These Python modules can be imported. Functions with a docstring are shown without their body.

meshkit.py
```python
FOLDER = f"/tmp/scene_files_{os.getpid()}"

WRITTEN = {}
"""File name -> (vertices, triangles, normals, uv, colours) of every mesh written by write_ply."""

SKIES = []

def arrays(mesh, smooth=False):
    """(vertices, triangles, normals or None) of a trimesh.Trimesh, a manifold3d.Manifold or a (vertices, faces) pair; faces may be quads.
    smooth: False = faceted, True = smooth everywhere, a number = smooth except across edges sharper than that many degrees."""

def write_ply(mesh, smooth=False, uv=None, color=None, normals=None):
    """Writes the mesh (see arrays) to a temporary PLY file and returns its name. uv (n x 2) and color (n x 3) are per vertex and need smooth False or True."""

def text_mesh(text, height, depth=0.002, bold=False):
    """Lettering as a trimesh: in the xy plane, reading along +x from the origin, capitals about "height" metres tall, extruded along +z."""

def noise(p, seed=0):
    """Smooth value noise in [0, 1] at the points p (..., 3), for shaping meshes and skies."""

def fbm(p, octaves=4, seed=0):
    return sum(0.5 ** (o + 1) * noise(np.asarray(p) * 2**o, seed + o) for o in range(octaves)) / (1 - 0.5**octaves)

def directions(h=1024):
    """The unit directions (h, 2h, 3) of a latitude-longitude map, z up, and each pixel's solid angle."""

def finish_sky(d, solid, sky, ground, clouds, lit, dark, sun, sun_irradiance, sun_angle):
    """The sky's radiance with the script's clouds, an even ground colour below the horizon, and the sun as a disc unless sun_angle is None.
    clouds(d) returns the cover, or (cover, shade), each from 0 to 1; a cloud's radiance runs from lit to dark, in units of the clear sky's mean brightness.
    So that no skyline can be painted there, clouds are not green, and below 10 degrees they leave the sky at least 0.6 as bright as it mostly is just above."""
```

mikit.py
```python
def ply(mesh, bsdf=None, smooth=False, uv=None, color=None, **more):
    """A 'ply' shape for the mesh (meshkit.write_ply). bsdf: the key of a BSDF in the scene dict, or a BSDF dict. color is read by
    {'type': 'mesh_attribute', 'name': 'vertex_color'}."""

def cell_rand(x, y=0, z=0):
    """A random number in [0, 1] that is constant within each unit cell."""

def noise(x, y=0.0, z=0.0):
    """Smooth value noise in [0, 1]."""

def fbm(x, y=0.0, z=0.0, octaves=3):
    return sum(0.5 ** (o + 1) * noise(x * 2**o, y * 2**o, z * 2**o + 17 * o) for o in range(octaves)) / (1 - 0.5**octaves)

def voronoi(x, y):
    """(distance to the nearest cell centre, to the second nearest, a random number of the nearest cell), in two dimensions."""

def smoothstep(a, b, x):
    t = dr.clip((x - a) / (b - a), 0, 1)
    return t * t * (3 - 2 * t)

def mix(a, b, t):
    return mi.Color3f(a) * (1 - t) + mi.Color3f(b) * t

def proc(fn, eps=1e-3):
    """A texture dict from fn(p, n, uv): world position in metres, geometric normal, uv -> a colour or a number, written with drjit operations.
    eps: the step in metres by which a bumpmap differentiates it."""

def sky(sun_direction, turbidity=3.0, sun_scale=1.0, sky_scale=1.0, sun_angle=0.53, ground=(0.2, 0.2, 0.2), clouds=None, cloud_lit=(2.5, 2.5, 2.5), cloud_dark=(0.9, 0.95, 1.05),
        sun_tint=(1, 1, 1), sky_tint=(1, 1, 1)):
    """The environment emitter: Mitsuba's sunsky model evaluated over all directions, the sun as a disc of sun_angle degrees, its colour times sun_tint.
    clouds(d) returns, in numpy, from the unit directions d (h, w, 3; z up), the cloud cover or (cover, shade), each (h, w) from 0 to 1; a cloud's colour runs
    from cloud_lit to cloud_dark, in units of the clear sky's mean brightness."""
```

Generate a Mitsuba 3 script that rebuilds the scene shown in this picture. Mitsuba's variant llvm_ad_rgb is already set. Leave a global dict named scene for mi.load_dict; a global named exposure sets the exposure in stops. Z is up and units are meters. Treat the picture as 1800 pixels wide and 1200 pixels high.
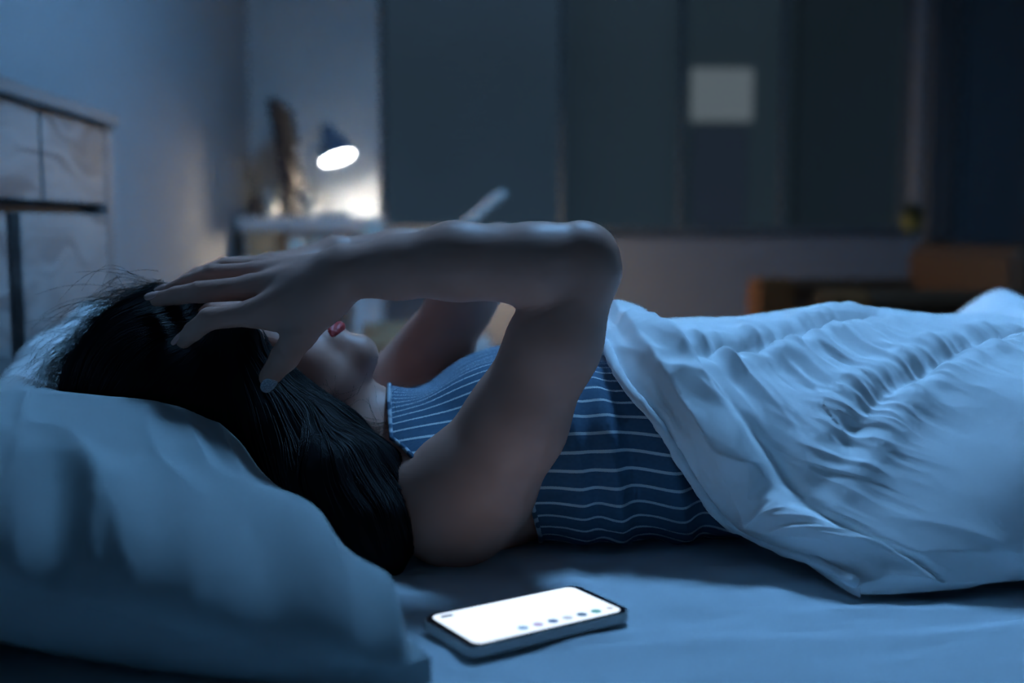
import math
import numpy as np
import trimesh
import drjit as dr
import mitsuba as mi
import mikit
import meshkit
from mikit import ply, proc
from scipy.interpolate import CubicSpline, PchipInterpolator
from scipy.ndimage import map_coordinates

T = mi.ScalarTransform4f
scene, labels = {}, {}
rng = np.random.default_rng(7)

# ------------------------------------------------------------------ camera, night light, exposure
FPX, YAW, PITCH = 2000.0, math.radians(3.9), math.radians(5.9)
CAM = np.array([0.0, 0.0, 0.80])
FW = np.array([math.sin(YAW) * math.cos(PITCH), math.cos(YAW) * math.cos(PITCH), -math.sin(PITCH)])
RT = np.array([math.cos(YAW), -math.sin(YAW), 0.0])
UP = np.cross(RT, FW)
exposure = 1.05
scene['camera'] = {'type': 'thinlens', 'fov': 2 * math.degrees(math.atan(900 / FPX)), 'fov_axis': 'x',
                   'to_world': T().look_at(origin=CAM.tolist(), target=(CAM + FW).tolist(), up=[0, 0, 1]),
                   'aperture_radius': 0.0085, 'focus_distance': 1.03, 'near_clip': 0.05, 'far_clip': 100.0}
NIGHT = [0.020, 0.032, 0.044]            # dim blue night sky, seen through the windows and the open side of the room
scene['night_sky'] = {'type': 'constant', 'radiance': {'type': 'rgb', 'value': NIGHT}}
ADDED_KEY_GLOW = [5.8, 14.4, 27.0]        # added unseen panel over the bed, a blue softbox-like key light
LAMP_GLOW = [330.0, 262.0, 185.0]
PHONE_GLOW = [0.50, 0.60, 0.72]


def at(px, py, y):
    """The point of the place at depth y that this pixel of the photograph shows."""
    d = FW * FPX + RT * (px - 900) - UP * (py - 600)
    return CAM + d * (y / d[1])


# ------------------------------------------------------------------ helpers
def rgb(c):
    return {'type': 'rgb', 'value': list(map(float, c))}


def mat(name, color, rough=0.6, spec=0.3, **kw):
    c = color if isinstance(color, dict) else rgb(color)
    scene['mat_' + name] = {'type': 'twosided', 'bsdf': {'type': 'principled', 'base_color': c, 'roughness': rough, 'specular': spec, **kw}}
    return 'mat_' + name


def bump(name, color, fn, scale, rough=0.8, eps=1e-3, **kw):
    c = color if isinstance(color, dict) else rgb(color)
    scene['mat_' + name] = {'type': 'twosided', 'bsdf': {'type': 'bumpmap', 'arbitrary': proc(fn, eps), 'scale': scale,
                            'bsdf': {'type': 'principled', 'base_color': c, 'roughness': rough, 'specular': 0.25, **kw}}}
    return 'mat_' + name


counts = {}


def key(name):
    n = counts.get(name, 0)
    counts[name] = n + 1
    return name if n == 0 else f'{name}_{n:03d}'


def part(parent, name, mesh, m, smooth=False, label=None, **kw):
    k = key(f'{parent}__{name}' if parent else name)
    scene[k] = ply(mesh, m, smooth=smooth, **kw)
    if label:
        labels[k] = {'label': label}
    return k


def thing(name, label, cat, group=None):
    k = key(name)
    labels[k] = {'label': label, 'category': cat}
    if group:
        labels[k]['group'] = group
    return k


def solo(name, mesh, m, label, cat, smooth=False, group=None, **kw):
    k = thing(name, label, cat, group)
    scene[k] = ply(mesh, m, smooth=smooth, **kw)
    return k


def struct(name, mesh, m, label, smooth=False, parent=None):
    k = key(f'{parent}__{name}' if parent else name)
    scene[k] = ply(mesh, m, smooth=smooth)
    labels[k] = {'label': label, 'kind': 'structure'}
    return k


def box(lo, hi, bev=0.0):
    lo, hi = np.array(lo, float), np.array(hi, float)
    if bev <= 0:
        return trimesh.creation.box(bounds=[lo, hi])
    pts = []
    for sx in (0, 1):
        for sy in (0, 1):
            for sz in (0, 1):
                c = np.where([sx, sy, sz], hi, lo)
                d = np.where([sx, sy, sz], -1.0, 1.0) * bev
                for ax in range(3):
                    q = c + d
                    q[ax] = c[ax]
                    pts.append(q)
    return trimesh.convex.convex_hull(np.array(pts))


def cat(*m):
    return trimesh.util.concatenate(list(m))


def lathe(profile, n=40, center=(0, 0, 0)):
    m = trimesh.creation.revolve(np.array(profile, float), sections=n)
    m.apply_translation(center)
    return m


def tubes(lines, radii, sides=4):
    """Tubes along polylines as one mesh; radii: one value or one array per line."""
    V, Fc, off = [], [], 0
    for ln, r in zip(lines, radii):
        ln = np.asarray(ln, float)
        n = len(ln)
        r = np.broadcast_to(r, (n,))
        t = np.gradient(ln, axis=0)
        t /= np.linalg.norm(t, axis=1, keepdims=True) + 1e-12
        ref = np.array([0.0, 0.0, 1.0]) if abs(t[:, 2]).mean() < 0.8 else np.array([0.0, 1.0, 0.0])
        a = np.cross(t, ref)
        a /= np.linalg.norm(a, axis=1, keepdims=True) + 1e-12
        b = np.cross(t, a)
        ang = np.arange(sides) * 2 * np.pi / sides
        ring = ln[:, None] + r[:, None, None] * (np.cos(ang)[None, :, None] * a[:, None] + np.sin(ang)[None, :, None] * b[:, None])
        V.append(ring.reshape(-1, 3))
        i = np.arange(n - 1)[:, None] * sides + np.arange(sides)[None]
        j = np.arange(n - 1)[:, None] * sides + (np.arange(sides)[None] + 1) % sides
        q = np.stack([i, j, j + sides, i + sides], -1).reshape(-1, 4)
        Fc.append(np.vstack([q[:, [0, 1, 2]], q[:, [0, 2, 3]]]) + off)
        caps = []
        for base in (0, (n - 1) * sides):
            for s in range(1, sides - 1):
                caps.append([base, base + s, base + s + 1])
        Fc.append(np.array(caps) + off)
        off += n * sides
    return trimesh.Trimesh(np.vstack(V), np.vstack(Fc), process=False)


def grid_faces(n, m):
    i = np.arange(n - 1)[:, None] * m + np.arange(m - 1)[None]
    q = np.stack([i, i + 1, i + m + 1, i + m], -1).reshape(-1, 4)
    return np.vstack([q[:, [0, 1, 2]], q[:, [0, 2, 3]]])


def grid_normals(Pg):
    du, dv = np.gradient(Pg, axis=0), np.gradient(Pg, axis=1)
    n = np.cross(du, dv)
    return n / (np.linalg.norm(n, axis=-1, keepdims=True) + 1e-12)


def slab_from_grid(Pg, back):
    """A closed sheet from the front grid Pg and the back grid."""
    n, m = Pg.shape[:2]
    f = grid_faces(n, m)
    v = np.vstack([Pg.reshape(-1, 3), back.reshape(-1, 3)])
    o = n * m
    rim = np.concatenate([np.arange(m), np.arange(1, n) * m + m - 1, (n - 1) * m + np.arange(m - 2, -1, -1), np.arange(n - 2, 0, -1) * m])
    nx = np.roll(rim, -1)
    side = np.vstack([np.stack([rim, rim + o, nx + o], 1), np.stack([rim, nx + o, nx], 1)])
    return trimesh.Trimesh(v, np.vstack([f, f[:, ::-1] + o, side]), process=False)


def fbm(p, octaves=3, seed=0):
    return meshkit.fbm(p, octaves, seed)


def ridged(p, seed=0, octaves=3):
    out, a = 0.0, 0.0
    for o in range(octaves):
        n = meshkit.noise(np.asarray(p) * 2.0 ** o, seed + o)
        out = out + 0.5 ** o * (1 - np.abs(2 * n - 1))
        a += 0.5 ** o
    return out / a


def seg_dist(p, line):
    """Distance from points to a polyline."""
    p = p.reshape(-1, 3)
    best, along, run = np.full(len(p), 9.0), np.zeros(len(p)), 0.0
    for a, b in zip(line[:-1], line[1:]):
        ab = b - a
        t = ((p - a) @ ab) / (ab @ ab)
        d = np.linalg.norm(p - a - np.clip(t, 0, 1)[:, None] * ab, axis=1)
        along = np.where(d < best, run + t * np.linalg.norm(ab), along)
        best = np.minimum(best, d)
        run += np.linalg.norm(ab)
    return best, along


# ---- signed-distance modelling for the figure
class Field:
    def __init__(self, lo, hi, h):
        self.lo, self.h = np.array(lo, float), h
        self.n = np.ceil((np.array(hi) - self.lo) / h).astype(int) + 1
        self.f = np.full(self.n, 0.05, np.float32)

    def block(self, lo, hi):
        a = np.clip(np.floor((np.array(lo) - self.lo) / self.h).astype(int), 0, self.n)
        b = np.clip(np.ceil((np.array(hi) - self.lo) / self.h).astype(int) + 1, 0, self.n)
        sl = tuple(slice(x, y) for x, y in zip(a, b))
        ax = [(self.lo[d] + self.h * np.arange(a[d], b[d])).astype(np.float32) for d in range(3)]
        return sl, np.meshgrid(*ax, indexing='ij', sparse=True)

    def add(self, d, sl, k):
        f = self.f[sl]
        if k <= 0:
            self.f[sl] = np.minimum(f, d)
            return
        h = np.clip(0.5 + 0.5 * (f - d) / k, 0, 1)
        self.f[sl] = f * (1 - h) + d * h - k * h * (1 - h)

    def cut(self, d, sl, k):
        f = self.f[sl]
        h = np.clip(0.5 - 0.5 * (f + d) / k, 0, 1)
        self.f[sl] = f * (1 - h) - d * h + k * h * (1 - h)

    def cone(self, a, b, ra, rb, k=0.01, cut=False):
        a, b = np.array(a, float), np.array(b, float)
        m = 0.05 + k
        sl, (X, Y, Z) = self.block(np.minimum(a - ra, b - rb) - m, np.maximum(a + ra, b + rb) + m)
        ab = b - a
        L2 = max(ab @ ab, 1e-12)
        t = np.clip(((X - a[0]) * ab[0] + (Y - a[1]) * ab[1] + (Z - a[2]) * ab[2]) / L2, 0, 1)
        d = np.sqrt((X - a[0] - t * ab[0]) ** 2 + (Y - a[1] - t * ab[1]) ** 2 + (Z - a[2] - t * ab[2]) ** 2) - (ra + (rb - ra) * t)
        (self.cut if cut else self.add)(d, sl, k)

    def chain(self, pts, radii, k=0.01):
        for a, b, ra, rb in zip(pts[:-1], pts[1:], radii[:-1], radii[1:]):
            self.cone(a, b, ra, rb, k)

    def ell(self, c, r, k=0.01, R=None, cut=False):
        c, r = np.array(c, float), np.array(r, float)
        m = r.max() + 0.05 + k
        sl, (X, Y, Z) = self.block(c - m, c + m)
        x, y, z = X - c[0], Y - c[1], Z - c[2]
        if R is not None:
            x, y, z = (R[i, 0] * x + R[i, 1] * y + R[i, 2] * z for i in range(3))
        k0 = np.sqrt((x / r[0]) ** 2 + (y / r[1]) ** 2 + (z / r[2]) ** 2)
        k1 = np.sqrt((x / r[0] ** 2) ** 2 + (y / r[1] ** 2) ** 2 + (z / r[2] ** 2) ** 2) + 1e-9
        d = k0 * (k0 - 1) / k1
        (self.cut if cut else self.add)(d, sl, k)

    def sample(self, p):
        q = (np.asarray(p) - self.lo) / self.h
        return map_coordinates(self.f, q.T, order=1, mode='nearest')

    def grad(self, p, e=0.002):
        p = np.asarray(p)
        g = np.stack([self.sample(p + np.eye(3)[i] * e) - self.sample(p - np.eye(3)[i] * e) for i in range(3)], 1)
        return g / (np.linalg.norm(g, axis=1, keepdims=True) + 1e-9)

    def mesh(self):
        """Surface nets."""
        f = self.f
        s = f < 0
        n = np.array(f.shape)
        cnt = np.zeros(n - 1, np.int8)
        for a in (0, 1):
            for b in (0, 1):
                for c in (0, 1):
                    cnt += s[a:n[0] - 1 + a, b:n[1] - 1 + b, c:n[2] - 1 + c]
        I = np.argwhere((cnt > 0) & (cnt < 8))
        ids = np.full(n - 1, -1, np.int32)
        ids[tuple(I.T)] = np.arange(len(I))
        corners = np.array([[a, b, c] for a in (0, 1) for b in (0, 1) for c in (0, 1)])
        val = np.stack([f[tuple((I + c).T)] for c in corners], 1)
        acc, num = np.zeros((len(I), 3)), np.zeros(len(I))
        for i in range(8):
            for j in range(i + 1, 8):
                if np.abs(corners[i] - corners[j]).sum() == 1:
                    x = (val[:, i] < 0) != (val[:, j] < 0)
                    t = val[:, i] / np.where(x, val[:, i] - val[:, j], 1)
                    acc[x] += (corners[i] + t[:, None] * (corners[j] - corners[i]))[x]
                    num[x] += 1
        V = self.lo + (I + acc / num[:, None]) * self.h
        Q = []
        for ax in range(3):
            o = [d for d in range(3) if d != ax]
            a = np.moveaxis(s, ax, 0)
            E = np.argwhere(a[:-1] != a[1:])
            E = E[(E[:, 1] > 0) & (E[:, 2] > 0) & (E[:, 1] < a.shape[1] - 1) & (E[:, 2] < a.shape[2] - 1)]
            idm = np.moveaxis(ids, ax, 0)
            i, j, k = E.T
            q = np.stack([idm[i, j - 1, k - 1], idm[i, j, k - 1], idm[i, j, k], idm[i, j - 1, k]], 1)
            flip = a[i, j, k] ^ (ax == 1)
            q[~flip] = q[~flip][:, ::-1]
            Q.append(q)
        Q = np.vstack(Q)
        Q = Q[(Q >= 0).all(1)]
        m = trimesh.Trimesh(V, np.vstack([Q[:, [0, 1, 2]], Q[:, [0, 2, 3]]]), process=False)
        if m.volume < 0:
            m.invert()
        return m


# ------------------------------------------------------------------ materials
def weave(p, n, uv):
    return 0.5 * mikit.noise(p.x * 900, p.y * 900, p.z * 900)


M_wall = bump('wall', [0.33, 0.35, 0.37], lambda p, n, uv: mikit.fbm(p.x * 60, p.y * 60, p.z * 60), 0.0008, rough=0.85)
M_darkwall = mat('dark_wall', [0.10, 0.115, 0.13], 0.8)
M_ceiling = mat('ceiling', [0.30, 0.31, 0.32], 0.9)
M_floor = mat('floor', proc(lambda p, n, uv: mikit.mix([0.16, 0.10, 0.06], [0.26, 0.17, 0.10], mikit.fbm(p.x * 3, p.y * 40, 0))), 0.5)
M_sheet = bump('sheet', [0.56, 0.63, 0.68], weave, 0.0003, rough=0.9, sheen=0.3)
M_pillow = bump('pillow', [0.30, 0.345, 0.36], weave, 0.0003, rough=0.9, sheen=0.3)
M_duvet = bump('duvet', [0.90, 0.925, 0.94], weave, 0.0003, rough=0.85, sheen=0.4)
M_piping = mat('piping', [0.78, 0.82, 0.85], 0.85)


def skin_color(p, n, uv):
    b = mikit.fbm(p.x * 45, p.y * 45, p.z * 45)
    return mikit.mix([0.54, 0.27, 0.20], [0.61, 0.325, 0.25], b)


M_skin = mat('skin', proc(skin_color), 0.48, 0.35)
M_lips = mat('lips', [0.50, 0.055, 0.055], 0.5, 0.35)
M_nail = mat('nail', proc(lambda p, n, uv: mikit.mix([0.45, 0.5, 0.58], [0.9, 0.95, 1.0], mikit.smoothstep(0.55, 0.8, mikit.noise(p.x * 1500, p.y * 1500, p.z * 1500)))), 0.2, 0.8, metallic=0.3)
M_nailplain = mat('nail_plain', [0.66, 0.36, 0.31], 0.35, 0.4)
M_hair = mat('hair', [0.005, 0.005, 0.006], 0.6, 0.16)
M_strand = mat('strand', [0.006, 0.006, 0.007], 0.5, 0.22)


def stripes(p, n, uv):
    v = uv.y / 0.0120
    fr = v - dr.floor(v)
    line = mikit.smoothstep(0.0, 0.045, fr) * (1 - mikit.smoothstep(0.17, 0.215, fr))
    blue = mikit.mix([0.055, 0.125, 0.21], [0.075, 0.15, 0.235], mikit.noise(p.x * 400, p.y * 400, p.z * 400))
    return mikit.mix(blue, [0.58, 0.66, 0.70], line)


M_top = mat('striped_top', proc(stripes), 0.85, 0.2, sheen=0.3)
M_trim = mat('top_trim', proc(lambda p, n, uv: mikit.mix([0.05, 0.11, 0.18], [0.42, 0.5, 0.56], mikit.smoothstep(0.45, 0.6, mikit.noise(p.x * 170, p.y * 60, p.z * 170)))), 0.85)


def wood_color(p, n, uv):
    w = mikit.fbm(p.y * 3.0, p.z * 9.0, p.x * 3)
    g = mikit.noise(p.y * 5 + w * 3, p.z * 70 + w * 30, 0)
    v = mikit.smoothstep(0.35, 0.75, mikit.fbm(p.y * 4 + 2 * w, p.z * 26 + w * 10, 3))
    return mikit.mix([0.36, 0.345, 0.34], [0.11, 0.105, 0.11], 0.6 * v + 0.35 * g)


M_wood = mat('grey_wood', proc(wood_color), 0.6)
M_woodrail = mat('rail_wood', [0.26, 0.245, 0.245], 0.6)
M_slot = mat('slot', [0.018, 0.018, 0.02], 0.7)
M_white = mat('white_paint', [0.75, 0.74, 0.72], 0.5)
M_desk = mat('desk_pale', [0.76, 0.77, 0.78], 0.6)
M_bluegrey = mat('blue_grey_metal', [0.12, 0.20, 0.30], 0.4)
M_black = mat('black_plastic', [0.03, 0.03, 0.033], 0.9, 0.1)
M_ceramic = mat('ceramic', [0.80, 0.76, 0.68], 0.3)
M_paper = mat('paper', [0.78, 0.75, 0.70], 0.8)
M_beige = mat('beige_drawer', [0.55, 0.42, 0.26], 0.7)
M_frame = mat('window_frame', [0.10, 0.115, 0.125], 0.5)
M_jamb = mat('window_jamb', [0.40, 0.44, 0.46], 0.6)
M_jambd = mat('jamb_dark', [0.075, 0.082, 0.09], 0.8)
M_leather = mat('brown_leather', proc(lambda p, n, uv: mikit.mix([0.115, 0.040, 0.011], [0.155, 0.056, 0.016], mikit.fbm(p.x * 20, p.y * 20, p.z * 20))), 0.5)
M_darkwood = mat('dark_wood', [0.065, 0.032, 0.016], 0.5)
M_wicker = mat('wicker', [0.60, 0.40, 0.24], 0.8)
M_leaf = mat('leaf', [0.03, 0.055, 0.02], 0.5)
M_pot = mat('pot', [0.22, 0.19, 0.05], 0.5)
M_phone = mat('phone_case', [0.42, 0.41, 0.40], 0.35, 0.5, metallic=0.3)
M_phoneglass = mat('phone_glass', [0.008, 0.009, 0.012], 0.12, 0.6)
scene['mat_pane'] = {'type': 'thindielectric', 'int_ior': 1.5}

# ------------------------------------------------------------------ the room
XL, XR, YB, ZC = -0.626, 2.70, 4.00, 2.25
WX0, WX1, WZ0, WZ1 = -0.186, 1.72, 0.765, 2.10
struct('floor', box([XL - 0.1, -1.2, -0.05], [XR + 0.1, YB + 0.1, 0.0]), M_floor, 'brown wooden floor of the dark bedroom')
SX0, SX1, SY0, SY1 = 0.20, 0.67, 1.42, 1.90      # opening for the added overhead light
struct('ceiling', cat(box([XL - 0.1, -1.2, ZC], [XR + 0.1, SY0, ZC + 0.1]), box([XL - 0.1, SY1, ZC], [XR + 0.1, YB + 0.1, ZC + 0.1]),
                      box([XL - 0.1, SY0, ZC], [SX0, SY1, ZC + 0.1]), box([SX1, SY0, ZC], [XR + 0.1, SY1, ZC + 0.1])), M_ceiling, 'plain ceiling with an opening for the added light panel')
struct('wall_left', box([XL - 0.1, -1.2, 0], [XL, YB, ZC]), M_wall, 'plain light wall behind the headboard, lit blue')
M_wallback = bump('wall_back', [0.78, 0.77, 0.75], lambda p, n, uv: mikit.fbm(p.x * 60, p.y * 60, p.z * 60), 0.0008, rough=0.85)  # lighter copy of the wall paint, lamp light put into the tone
struct('wall_back', box([XL - 0.1, YB, 0], [WX0, YB + 0.12, ZC]), M_wallback, 'back wall at the desk corner, toned lighter to carry the lamp light')
M_wallshaded = mat('wall_shaded', [0.24, 0.24, 0.255], 0.85)  # darker copy for the same wall, shade beyond the lamp put into the colour
struct('wall_back', cat(box([WX1, YB, 0], [XR + 0.1, YB + 0.12, ZC]), box([WX0, YB, 0], [WX1, YB + 0.12, WZ0]), box([WX0, YB, WZ1], [WX1, YB + 0.12, ZC])), M_wallshaded, 'back wall around and below the wide window, shade put into its dark grey')
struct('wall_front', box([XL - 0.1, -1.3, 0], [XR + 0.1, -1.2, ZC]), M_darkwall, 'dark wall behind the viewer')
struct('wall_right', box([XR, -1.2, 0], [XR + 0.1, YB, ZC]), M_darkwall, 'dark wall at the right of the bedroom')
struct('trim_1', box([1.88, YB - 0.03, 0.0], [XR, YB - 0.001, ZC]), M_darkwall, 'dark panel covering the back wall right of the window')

# the big window at the back: frame, three panes, sill
win = 'window_1'
labels[win] = {'label': 'wide dark window in the back wall with night outside', 'kind': 'structure'}
fx = [WX0, 0.455, 0.885, 1.255, WX1]
bars = [box([WX0, YB + 0.07, WZ0], [WX1, YB + 0.11, WZ0 + 0.025]), box([WX0, YB + 0.07, WZ1 - 0.04], [WX1, YB + 0.11, WZ1])]
scene[win + '__window_frame'] = ply(cat(*bars, box([WX0, YB + 0.07, WZ0], [WX0 + 0.02, YB + 0.11, WZ1]), box([WX1 - 0.02, YB + 0.07, WZ0], [WX1, YB + 0.11, WZ1])), M_frame)
for x in fx[1:-1]:
    part(win, 'mullion', box([x - 0.008, YB + 0.075, WZ0 + 0.025], [x + 0.008, YB + 0.105, WZ1 - 0.04]), M_frame)
for a, b in zip(fx[:-1], fx[1:]):
    part(win, 'pane', trimesh.Trimesh([[a, YB + 0.09, WZ0], [b, YB + 0.09, WZ0], [b, YB + 0.09, WZ1], [a, YB + 0.09, WZ1]], [[0, 1, 2], [0, 2, 3]], process=False), 'mat_pane')
part(win, 'window_sill', box([WX0, YB - 0.02, WZ0 - 0.002], [WX1, YB + 0.07, WZ0 + 0.012], 0.003), M_frame)
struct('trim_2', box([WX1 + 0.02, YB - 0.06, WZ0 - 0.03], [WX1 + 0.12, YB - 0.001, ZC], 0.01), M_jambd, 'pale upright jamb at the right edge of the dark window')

# houses in the night outside the window
M_h1 = mat('house_blue', proc(lambda p, n, uv: mikit.mix([0.50, 0.58, 0.66], [0.40, 0.46, 0.52], mikit.fbm(p.x * 1.2, p.z * 1.2, 0))), 0.9)
M_h2 = mat('house_grey', [0.42, 0.46, 0.47], 0.9)
M_h3 = mat('house_dark', [0.16, 0.18, 0.185], 0.9)
M_h4 = mat('house_mid', [0.34, 0.375, 0.375], 0.9)
M_shut = mat('shutter', [0.30, 0.29, 0.34], 0.9)
YH = 8.0


def hx(px, y):
    return at(px, 300, y)[0]


def hz(py, y):
    return at(900, py, y)[2]


h = thing('building', 'pale blue grey house outside the window, leftmost behind the glass', 'building')
part(h, 'facade', box([-1.6, YH, -2], [hx(992, YH), YH + 3, 4.2]), M_h1)
h = thing('building', 'grey house outside the window with a lit square window', 'building')
part(h, 'facade', box([hx(992, YH + .4), YH + 0.4, -2], [hx(1208, YH + .4), YH + 3.4, 4.2]), M_h2)
k = part(h, 'wing', box([hx(1208, YH + .3) + .002, YH + 0.3, -2], [hx(1392, YH + .3), YH + 3.3, 4.2]), M_h4)
yw = YH + 0.3
scene['mat_litwin'] = {'type': 'diffuse', 'reflectance': rgb([0.3, 0.3, 0.3])}
k = part(h, 'lit_window', box([hx(1213, yw), yw - 0.03, hz(210, yw)], [hx(1318, yw), yw + 0.02, hz(118, yw)]), 'mat_litwin', label='softly lit square window')
scene[k]['emitter'] = {'type': 'area', 'radiance': rgb([0.040, 0.049, 0.054])}
part(h, 'shutter', box([hx(1216, yw), yw - 0.03, hz(398, yw)], [hx(1310, yw), yw + 0.02, hz(222, yw)]), M_shut, label='dark closed shutter below the lit window')
h = thing('building', 'darkest house outside the window, behind the potted plant', 'building')
part(h, 'facade', box([hx(1392, YH + .3) + 0.012, YH + 0.2, -2], [6.0, YH + 3, 4.2]), M_h3)

# added softbox-like light above the bed (out of frame): frame and glowing panel
sky = 'added_light_2'
labels[sky] = {'label': 'added square light panel above the bed, out of view, glowing blue like a softbox', 'kind': 'structure'}
scene[sky + '__window_frame'] = ply(cat(box([SX0, SY0, ZC - 0.02], [SX1, SY0 + 0.04, ZC + 0.1]), box([SX0, SY1 - 0.04, ZC - 0.02], [SX1, SY1, ZC + 0.1]),
                                   box([SX0, SY0 + 0.04, ZC - 0.02], [SX0 + 0.04, SY1 - 0.04, ZC + 0.1]), box([SX1 - 0.04, SY0 + 0.04, ZC - 0.02], [SX1, SY1 - 0.04, ZC + 0.1])), M_frame)
zb = ZC + 0.02
scene['mat_glow_panel'] = {'type': 'diffuse', 'reflectance': rgb([0.5, 0.5, 0.5])}
scene[sky + '__glow_panel'] = ply(trimesh.Trimesh([[SX0 + .04, SY0 + .04, zb], [SX0 + .04, SY1 - .04, zb], [SX1 - .04, SY1 - .04, zb], [SX1 - .04, SY0 + .04, zb]], [[0, 1, 2], [0, 2, 3]], process=False), 'mat_glow_panel',
                             emitter={'type': 'area', 'radiance': rgb(ADDED_KEY_GLOW)})

# ------------------------------------------------------------------ the bed
bed = thing('bed', 'bed with a grey wood panelled headboard against the blue lit wall', 'bed')
HX0, HX1 = -0.612, -0.575                # headboard depth
YE, YN = 2.08, 0.32                      # far and near end
part(bed, 'back_board', box([HX0, YN, 0.05], [HX1 - 0.012, YE, 0.975]), M_slot, label='black backing seen in the slots')
part(bed, 'top_rail', box([HX0 - 0.01, YN - 0.015, 0.972], [HX1 + 0.016, YE + 0.02, 0.992], 0.002), M_woodrail)
part(bed, 'end_post', box([HX0, YE - 0.03, 0.0], [HX1 + 0.006, YE + 0.005, 0.972], 0.002), M_woodrail)
part(bed, 'end_post', box([HX0, YN - 0.005, 0.0], [HX1 + 0.006, YN + 0.03, 0.972], 0.002), M_woodrail)
for y0, y1 in ((1.728, 2.045), (1.320, 1.716), (0.900, 1.308), (0.355, 0.888)):
    part(bed, 'upper_panel', box([HX1 - 0.014, y0, 0.834], [HX1 + 0.004, y1, 0.967], 0.002), M_wood)
for y0, y1 in ((1.628, 2.045), (0.900, 1.574), (0.355, 0.846)):
    part(bed, 'lower_panel', box([HX1 - 0.014, y0, 0.28], [HX1 + 0.004, y1, 0.816], 0.002), M_wood)
for y0 in (YN, YE - 0.05):
    part(bed, 'side_rail', box([HX1, y0, 0.12], [1.50, y0 + 0.05, 0.28], 0.004), M_woodrail)
part(bed, 'foot_rail', box([1.50, YN, 0.12], [1.55, YE, 0.30], 0.004), M_woodrail)
for y0 in (YN, YE - 0.06):
    part(bed, 'leg', box([1.47, y0, 0.0], [1.53, y0 + 0.06, 0.12], 0.004), M_woodrail)
part(bed, 'slat_base', box([HX1, YN + 0.05, 0.20], [1.50, YE - 0.05, 0.24]), M_woodrail)
solo('mattress', box([-0.56, 0.36, 0.24], [1.48, 2.04, 0.478], 0.03), M_sheet, 'white mattress under the fitted sheet on the bed', 'mattress')

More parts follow.
